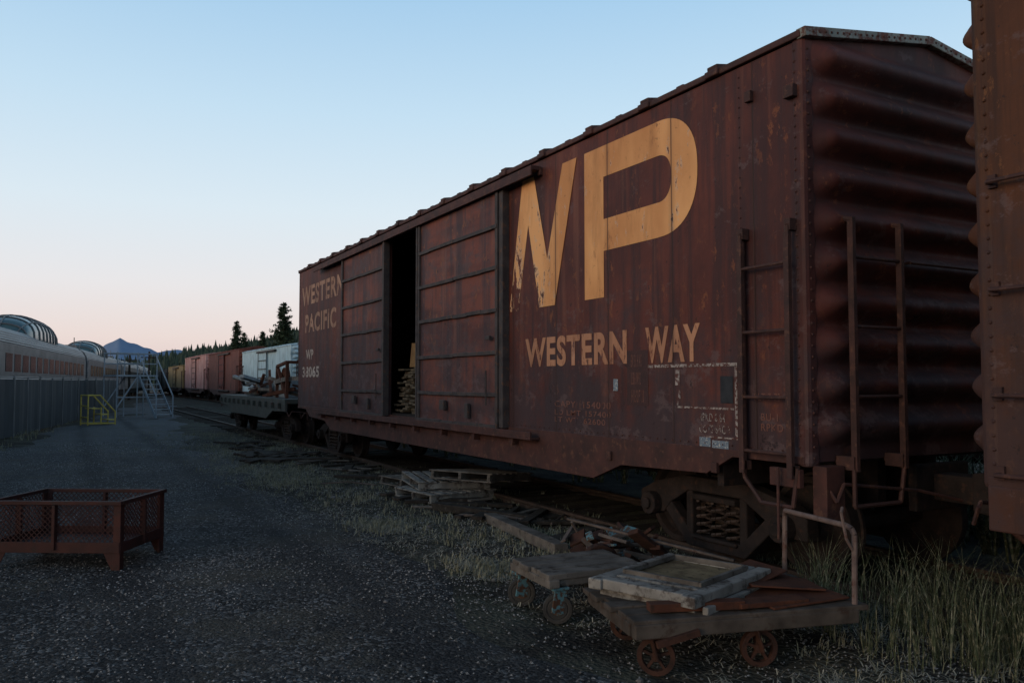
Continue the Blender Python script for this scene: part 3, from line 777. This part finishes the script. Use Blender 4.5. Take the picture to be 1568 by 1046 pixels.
def planks(name,items,mat):
    p=P()
    for c,s,r in items: p.obox(c,s,r)
    p.obj(name,None,mat,.008)
planks('timber_beam',[((4.55,8.15,.06),(.16,2.1,.11),(0,.03,-.12))],m_wood)
planks('timber_beam',[((4.75,9.6,.06),(.14,1.6,.10),(0.02,0,.45))],m_wooddk)
planks('timber_beam',[((5.0,6.9,.05),(.12,1.5,.1),(0,0.05,-.5))],m_wooddk)
planks('scrap_boards',[((4.1+R.uniform(-.6,.8),R.uniform(18,24),.06),(R.uniform(.08,.2),R.uniform(.6,1.8),.05),(0,R.uniform(-.1,.1),R.uniform(-1.3,1.3))) for _ in range(22)]+[((5.0+R.uniform(-.4,.3),R.uniform(7.5,20),.04+R.uniform(0,.04)),(R.uniform(.06,.18),R.uniform(.4,1.4),.045),(R.uniform(-.03,.03),R.uniform(-.08,.08),R.uniform(-1.4,1.4))) for _ in range(28)],m_wooddk)
planks('grey_boards',[((4.9+R.uniform(-.4,.4),R.uniform(7.2,18),.05+R.uniform(0,.03)),(R.uniform(.05,.13),R.uniform(.3,1.1),.03),(R.uniform(-.03,.03),R.uniform(-.08,.08),R.uniform(-1.5,1.5))) for _ in range(14)],m_wood)
p=P()
for _ in range(5):
    x,y=4.9+R.uniform(-.4,.4),R.uniform(8,15); a_=R.uniform(-1,1); l_=R.uniform(.5,1.2)
    p.tube([(x,y,.05),(x+math.sin(a_)*l_*.5,y+math.cos(a_)*l_*.5,.06+R.uniform(0,.05)),(x+math.sin(a_)*l_,y+math.cos(a_)*l_,.05)],R.uniform(.010,.018),7)
p.obj('scrap_pipes',None,m_greyrod)
p=P()
for x,y,s in((3.55,10.2,.06),(3.3,6.4,.03),(3.9,9.3,.05),(1.2,7.2,.02),(2.2,6.1,.022),(3.0,3.95,.025),(4.3,5.3,.05),(3.6,12.3,.06)):
    vs=[];n=7
    for j,(zz,rr_) in enumerate(((-.3,.8),(.2,1),(.55,.7))):
        for i in range(n): 
            t_=6.283*i/n; q_=s*rr_*R.uniform(.8,1.2); vs.append((x+q_*math.cos(t_),y+q_*math.sin(t_)*.8,hgt(x,y)+.01+s*zz))
    vs.append((x,y,hgt(x,y)+.01+s*.75))
    p.add(vs,[(j*n+i,j*n+(i+1)%n,(j+1)*n+(i+1)%n,(j+1)*n+i) for j in range(2) for i in range(n)]+[(2*n+i,2*n+(i+1)%n,3*n) for i in range(n)])
p.obj('stones',None,simple('stone',(.09,.085,.085),(.16,.15,.145),20))

def pallet(loc,rot,mat):
    e=top('wooden_pallet',loc); e.rotation_euler=rot; w=P()
    for y in(-.5,0,.5): w.obox((0,y,0),(1.1,.05,.09))
    for i in range(7): w.obox((-.5+i*.167,0,.056),(.11,1.12+R.uniform(-.04,.04),.02),(0,0,R.uniform(-.03,.03)))
    for x in(-.5,0,.5): w.obox((x,0,-.056),(.11,1.1,.02))
    w.obj('boards',e,mat,.003)
pallet((5.0,11.35,.10),(0,0,.15),m_woodL)
pallet((5.12,11.6,.245),(.04,.03,-.12),m_woodL)
pallet((5.2,12.5,.12),(.03,.05,.3),m_wood)
pallet((5.45,11.0,.36),(0,.08,.5),m_wood)

# ---------------------------------------------------------------- passenger cars
k=NT('stainless_fluted'); x,y,z=k.sep()
fl=k.math('SINE',k.math('MULTIPLY',z,62.0)); 
c=k.ramp(k.noise(.8,5,ms=(1,.5,2)),[(.3,(.095,.10,.108)),(.7,(.18,.186,.195))]); k.bump(fl,.6,.02)
m_steel=k.out(c,.5,.5)
m_steel2=simple('stainless_smooth',(.095,.10,.108),(.165,.17,.178),1.5,rough=.5,metal=.4,bump=.05)
m_glass=NT('tinted_glass').out((.015,.022,.027),.2,0,.5)
m_dglass=NT('dome_glass').out((.06,.11,.12),.15,0,.6)
m_under=simple('underbody_dark',(.02,.02,.02),(.04,.04,.04))
def passenger(loc,rz,dome=True,L=25.0):
    e=top('dome_passenger_car' if dome else 'passenger_car',loc,rz); b=P(); hl=L/2
    prof=[(-1.5,1.05),(-1.52,2.0),(-1.52,3.0),(-1.47,3.35),(-1.3,3.68),(-1.0,3.9),(-.5,4.05),(0,4.1),(.5,4.05),(1.0,3.9),(1.3,3.68),(1.47,3.35),(1.52,3.0),(1.52,2.0),(1.5,1.05)]
    b.prism_y(prof,-hl,hl); b.obj('body',e,m_steel,0)
    s=P()
    for sx in(-1,1):
        x0,x1=sorted((sx*1.515,sx*1.535)); s.box(x0,x1,-hl+.4,hl-.4,1.98,2.06); s.box(x0,x1,-hl+.4,hl-.4,2.92,3.2)
        x0,x1=sorted((sx*1.515,sx*1.53)); s.box(x0,x1,-hl+.4,hl-.4,2.064,2.916)
    s.obj('window_band',e,m_steel2)
    wv=P(); y=-hl+1.6
    while y<hl-2.2:
        for sx in(-1,1):
            x0,x1=sorted((sx*1.532,sx*1.545)); wv.box(x0,x1,y,y+1.2,2.15,2.85)
        y+=1.62
    wv.obj('windows',e,m_glass)
    u=P(); u.box(-1.3,1.3,-hl+.3,hl-.3,.6,1.045); u.box(-1.0,1.0,-hl-.3,hl+.3,1.1,3.3) 
    for yc in(-hl+3,hl-3):
        for q in(-1.2,1.2):
            for sx in(-1,1): u.cyl((sx*.7,yc+q,.55),(sx*.85,yc+q,.55),.46,18)
        u.box(-1.1,1.1,yc-1.7,yc+1.7,.45,.7)
    u.obj('underbody_and_trucks',e,m_under)
    if dome:
        g=P(); fr=P(); nl,na=20,14; Ld=4.6
        def dp(i,j,o=0):
            t=-1+2*i/nl; s_=(1-abs(t)**3.2)**.5 if abs(t)<1 else 0
            a_=math.pi*j/na; ww=1.3+o; return (-ww*math.cos(a_)*(.55+.45*s_), t*(Ld+o), 3.70+(1.22+o)*math.sin(a_)**.7*s_)
        for i in range(nl+1):
            for j in range(na+1): g.v.append(dp(i,j))
        W=na+1
        for i in range(nl):
            for j in range(na): g.f.append((i*W+j,i*W+j+1,(i+1)*W+j+1,(i+1)*W+j))
        g.obj('dome_glass',e,m_dglass,0,True)
        for i in range(1,nl,2): fr.tube([dp(i,j,.015) for j in range(na+1)],.035,5)
        for j in(3,7,11): fr.tube([dp(i,j,.015) for i in range(nl+1)],.035,5)
        fr.obj('dome_frames',e,m_steel2)
    a=P(); a.box(-.3,.3,-9,-8,4.1,4.3); a.box(-.3,.3,8,9.2,4.1,4.28); a.cyl((0,-7,4.1),(0,-7,4.9),.03); a.obj('roof_vents',e,m_steel2)
rz=-math.atan(.131)
def tl(t): return (-2.2+.131*t-1.5,35.3+t,0)
passenger(tl(11.5),rz); passenger(tl(37.3),rz); passenger(tl(63.1),rz,False); passenger(tl(88.9),rz,False); passenger(tl(-14.3),rz,False)

# ---------------------------------------------------------------- fence
fe=top('chain_link_fence',(0,0,0)); p=P(); q_=P()
pts=[(-3.2,22),(-2.4,26),(-1.5,30),(-.9,34),(-.2,38),(.4,42),(1.2,46),(2.0,51),(2.7,56)]
for i,(x,y) in enumerate(pts):
    p.cyl((x,y,0),(x,y,1.95),.035,8)
    if i:
        a_=pts[i-1]; p.cyl((a_[0],a_[1],1.9),(x,y,1.9),.02,6)
        xm,ym=(a_[0]+x)/2,(a_[1]+y)/2; p.cyl((xm,ym,0),(xm,ym,1.93),.025,6)
        n=10
        for k_ in range(n):
            t0,t1=k_/n,(k_+1)/n; w0=.02*math.sin(k_*1.9+i);w1=.02*math.sin((k_+1)*1.9+i)
            P0=(a_[0]+(x-a_[0])*t0+w0,a_[1]+(y-a_[1])*t0); P1=(a_[0]+(x-a_[0])*t1+w1,a_[1]+(y-a_[1])*t1)
            q_.add([(P0[0],P0[1],.04),(P1[0],P1[1],.04),(P1[0],P1[1],1.84),(P0[0],P0[1],1.84)],[(0,1,2,3)])
p.obj('posts_and_rails',fe,m_steel2); q_.obj('privacy_screen',fe,simple('screen_dark',(.014,.020,.026),(.028,.037,.046),3,bump=.2,ms=(1,1,.3)))

# ---------------------------------------------------------------- metal platform stairs
m_alu=simple('pale_blue_grey_paint',(.17,.205,.24),(.25,.29,.33),5,rough=.6)
st=top('metal_stair_platform',(2.9,45,0),math.radians(28)); p=P(); r=.035
p.box(-1.3,.9,-.6,.6,2.02,2.1)
for x in(-1.25,-.2,.85):
    for y in(-.57,.57):
        p.cyl((x,y,0),(x,y,3.2),.035,6)
for y in(-.57,.57):
    p.cyl((-1.25,y,3.15),(.85,y,3.15),r,6); p.cyl((-1.25,y,2.65),(.85,y,2.65),r,6); p.cyl((-1.25,y,.5),(-.2,y,2.0),r,6)
p.cyl((-1.25,-.57,3.15),(-1.25,.57,3.15),r,6); p.cyl((-1.25,-.57,1.0),(.85,-.57,1.0),r,6)
for xx in(-.15,.75):
    p.beam((xx,-.6,2.05),(xx,-2.1,.0),.05,.12); p.tube([(xx,-.6,3.1),(xx,-2.1,1.05),(xx,-2.1,0)],r,6)
for k_ in range(8):
    t_=(k_+.7)/8.4; p.obox((.3,-.6-1.5*t_,2.05-2.05*t_),(.9,.22,.04))
p.obj('platform_and_steps',st,m_alu)
m_yel=simple('yellow_paint',(.33,.26,.05),(.44,.35,.08),6,(.22,.15,.05))
ys_=top('yellow_step_ladder',(1.05,36.8,0),math.radians(20)); p=P()
for y in(-.35,.35):
    p.cyl((-.5,y,0),(-.5,y,1.25),.03,6); p.cyl((-.5,y,1.22),(-.05,y,1.22),.03,6); p.cyl((-.05,y,1.22),(.55,y,.55),.03,6); p.cyl((.55,y,0),(.55,y,.6),.03,6); p.cyl((-.5,y,.1),(.55,y,.1),.03,6); p.cyl((0,y,.1),(0,y,.75),.03,6)
for k_,(x,z) in enumerate(((.42,.22),(.15,.44),(-.2,.68))): p.box(x-.15,x+.15,-.36,.36,z,z+.04)
for z in(.35,.8,1.22): p.cyl((-.5,-.35,z),(-.5,.35,z),.03,6)
p.obj('frame_and_steps',ys_,m_yel)
for x,y,hh in((7.5,95,5),(5.2,88,4.5)):
    e=top('utility_pole',(x,y,0)); p=P(); p.cyl((0,0,0),(0,0,hh),.12,8,.09); p.box(-.8,.8,-.05,.05,hh-.7,hh-.58); p.obj('pole_and_crossarm',e,m_wooddk)

# ---------------------------------------------------------------- trees
m_needle=simple('pine_needles',(.014,.026,.014),(.035,.06,.028),3,(.05,.075,.032),bump=0,rough=.9)
m_bark=simple('bark',(.05,.035,.025),(.09,.065,.05),6)
def pine(loc,H,seed,wide=.2):
    rr=random.Random(seed); e=top('pine_tree',loc); t=P(); t.cyl((0,0,0),(0,0,H*.55),H*.018,8,H*.011); t.cyl((0,0,H*.55),(0,0,H*.98),H*.011,8,.01); f=P()
    z=H*.14
    while z<H:
        q=1-(z-H*.14)/(H*.86); ln=H*wide*(q**.7)*rr.uniform(.75,1.2)+.1
        for _ in range(rr.choice((5,6,7))):
            if rr.random()<.1: continue
            a=rr.random()*6.283; l_=ln*rr.uniform(.55,1.2); dz=l_*rr.uniform(-.15,.25)
            t.cyl((0,0,z),(l_*math.cos(a)*.9,l_*math.sin(a)*.9,z+dz),.03*q+.01,4,.005)
            n=int(14+22*q)
            for i in range(n):
                s=rr.uniform(.15,1); c=Vector((l_*math.cos(a)*s,l_*math.sin(a)*s,z+dz*s))
                c+=Vector((rr.gauss(0,.14),rr.gauss(0,.14),rr.gauss(0,.1)))*(.5+q)
                for __ in range(2):
                    sz=H*.028*rr.uniform(.6,1.4); v1=Vector((rr.uniform(-1,1),rr.uniform(-1,1),rr.uniform(-.5,.7))).normalized()*sz; v2=Vector((rr.uniform(-1,1),rr.uniform(-1,1),rr.uniform(-.5,.5))).normalized()*sz*.5
                    f.add([c-v1*.3,c+v2,c+v1],[(0,1,2)])
        z+=H*.028*rr.uniform(.8,1.3)
    t.obj('trunk_and_limbs',e,m_bark); f.obj('foliage',e,m_needle)
pine((20.7,91,0),10.6,1,.2); pine((18,104,0),9.2,2,.14); pine((22.0,95,0),8.6,5,.2); pine((23.4,90,0),9.0,6,.2); pine((24.5,108,0),9.0,3,.2); pine((20.3,100,0),7.6,9,.2); pine((19.3,112,0),7.6,12,.2); pine((21.4,118,0),8.6,13,.18)

def ridge_obj(name,fn,az0,az1,d0,d1,na,nd,mat):
    vs=[];fs=[]
    for j in range(nd+1):
        for i in range(na+1):
            az=az0+(az1-az0)*i/na; d=d0+(d1-d0)*j/nd
            vs.append((d*math.sin(az),d*math.cos(az),fn(az,d,j/nd)))
    W=na+1
    fs=[(j*W+i,j*W+i+1,(j+1)*W+i+1,(j+1)*W+i) for j in range(nd) for i in range(na)]
    me=D.meshes.new(name); me.from_pydata(vs,[],fs); me.update(); me.materials.append(mat)
    for p_ in me.polygons: p_.use_smooth=True
    o=D.objects.new(name,me); scn.collection.objects.link(o)
def lerp(pts,x):
    if x<=pts[0][0]: return pts[0][1]
    for (a,b),(c,d) in zip(pts,pts[1:]):
        if x<=c: return b+(d-b)*(x-a)/(c-a)
    return pts[-1][1]
hp=[(-20,.0),(4,.012),(7,.024),(10,.036),(13,.046),(16,.056),(20,.066),(30,.07),(60,.06)]
def hill(az,d,t):
    e=lerp(hp,math.degrees(az)); return -2+math.sin(min(1,t*1.15)*math.pi/2)*(e*900)*(1+.05*math.sin(az*60)+.04*math.sin(az*23+1))
m_hill=simple('hillside_scrub',(.025,.035,.025),(.05,.065,.04),.02,bump=0)
ridge_obj('forested_hill',hill,math.radians(-18),math.radians(60),450,950,160,16,m_hill)
rr=random.Random(5); vs=[];fs=[]
for _ in range(9000):
    az=math.radians(rr.uniform(0,24)); t_=rr.random(); d=450+500*t_
    z=hill(az,d,t_); H=rr.uniform(6,13)*(1 if rr.random()<.9 else 1.35); x,y=d*math.sin(az),d*math.cos(az); rad=H*.2
    for (zb_,zt2,rq) in((.1,.6,1),(.35,.82,.72),(.6,1,.45)):
        o=len(vs); n=5; ph=rr.random()*6
        for i in range(n):
            q=rad*rq*rr.uniform(.65,1.25); vs.append((x+q*math.cos(ph+6.283*i/n),y+q*math.sin(ph+6.283*i/n),z+H*(zb_+rr.uniform(-.05,.05))))
        vs.append((x,y,z+H*zt2))
        fs+=[(o+i,o+(i+1)%n,o+n) for i in range(n)]
me=D.meshes.new('distant_pine_forest'); me.from_pydata(vs,[],fs); me.update(); me.materials.append(simple('forest_needles',(.022,.038,.028),(.05,.072,.05),.03,bump=0,rough=.95))
o=D.objects.new('distant_pine_forest',me); scn.collection.objects.link(o)
mp=[(-40,.02),(-12,.024),(-4,.026),(-1,.029),(1.4,.034),(2.3,.043),(2.8,.0475),(3.3,.045),(4.2,.038),(5.0,.034),(6,.036),(7.2,.033),(9,.026),(20,.02),(60,.02)]
def mtn(az,d,t):
    e=lerp(mp,math.degrees(az)); return math.sin(t*math.pi/2)*e*7000*(1+.02*math.sin(az*190)+.015*math.sin(az*411))
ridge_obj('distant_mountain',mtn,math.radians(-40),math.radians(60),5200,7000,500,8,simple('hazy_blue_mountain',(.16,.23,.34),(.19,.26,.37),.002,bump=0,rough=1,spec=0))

# ---------------------------------------------------------------- sky & light
wd=D.worlds.new('World'); scn.world=wd; wd.use_nodes=True; nt=wd.node_tree; bg=nt.nodes['Background']
sk=nt.nodes.new('ShaderNodeTexSky'); sk.sky_type='NISHITA'; sk.sun_disc=False
tdir=Vector((.965,.17,-.16)).normalized()
sk.sun_elevation=math.radians(3); sk.sun_rotation=math.atan2(-tdir.x,-tdir.y)
tc=nt.nodes.new('ShaderNodeTexCoord'); sx=nt.nodes.new('ShaderNodeSeparateXYZ'); nt.links.new(tc.outputs['Generated'],sx.inputs[0])
rp=nt.nodes.new('ShaderNodeValToRGB'); e=rp.color_ramp.elements
stops=[(0,(.68,.54,.55)),(.05,(.78,.67,.66)),(.11,(.77,.75,.78)),(.2,(.68,.78,.86)),(.31,(.53,.71,.86)),(.43,(.37,.59,.81)),(.56,(.18,.33,.49)),(.75,(.08,.16,.27)),(1,(.05,.10,.19))]
while len(e)<len(stops): e.new(.5)
for i,(a_,c_) in enumerate(stops): e[i].position=a_; e[i].color=(*c_,1)
nt.links.new(sx.outputs[2],rp.inputs[0])
mx=nt.nodes.new('ShaderNodeMix'); mx.data_type='RGBA'; mx.blend_type='ADD'; mx.inputs[0].default_value=.03
nt.links.new(rp.outputs[0],mx.inputs[6]); nt.links.new(sk.outputs[0],mx.inputs[7])
nt.links.new(mx.outputs[2],bg.inputs[0]); bg.inputs[1].default_value=1.0
sl=D.lights.new('afterglow_sun','SUN'); sl.energy=1.15; sl.angle=math.radians(35); sl.color=(1,.73,.47)
so=D.objects.new('afterglow_sun',sl); so.rotation_euler=tdir.to_track_quat('-Z','Y').to_euler(); so.location=(-20,-5,15); scn.collection.objects.link(so)

cam=D.cameras.new('camera'); cam.lens=28.7; cam.sensor_width=36; cam.clip_end=30000; cam.clip_start=.05
co=D.objects.new('camera',cam); co.location=(0,0,1.75); co.rotation_euler=(math.radians(92.84),0,math.radians(-28.48)); scn.collection.objects.link(co); scn.camera=co
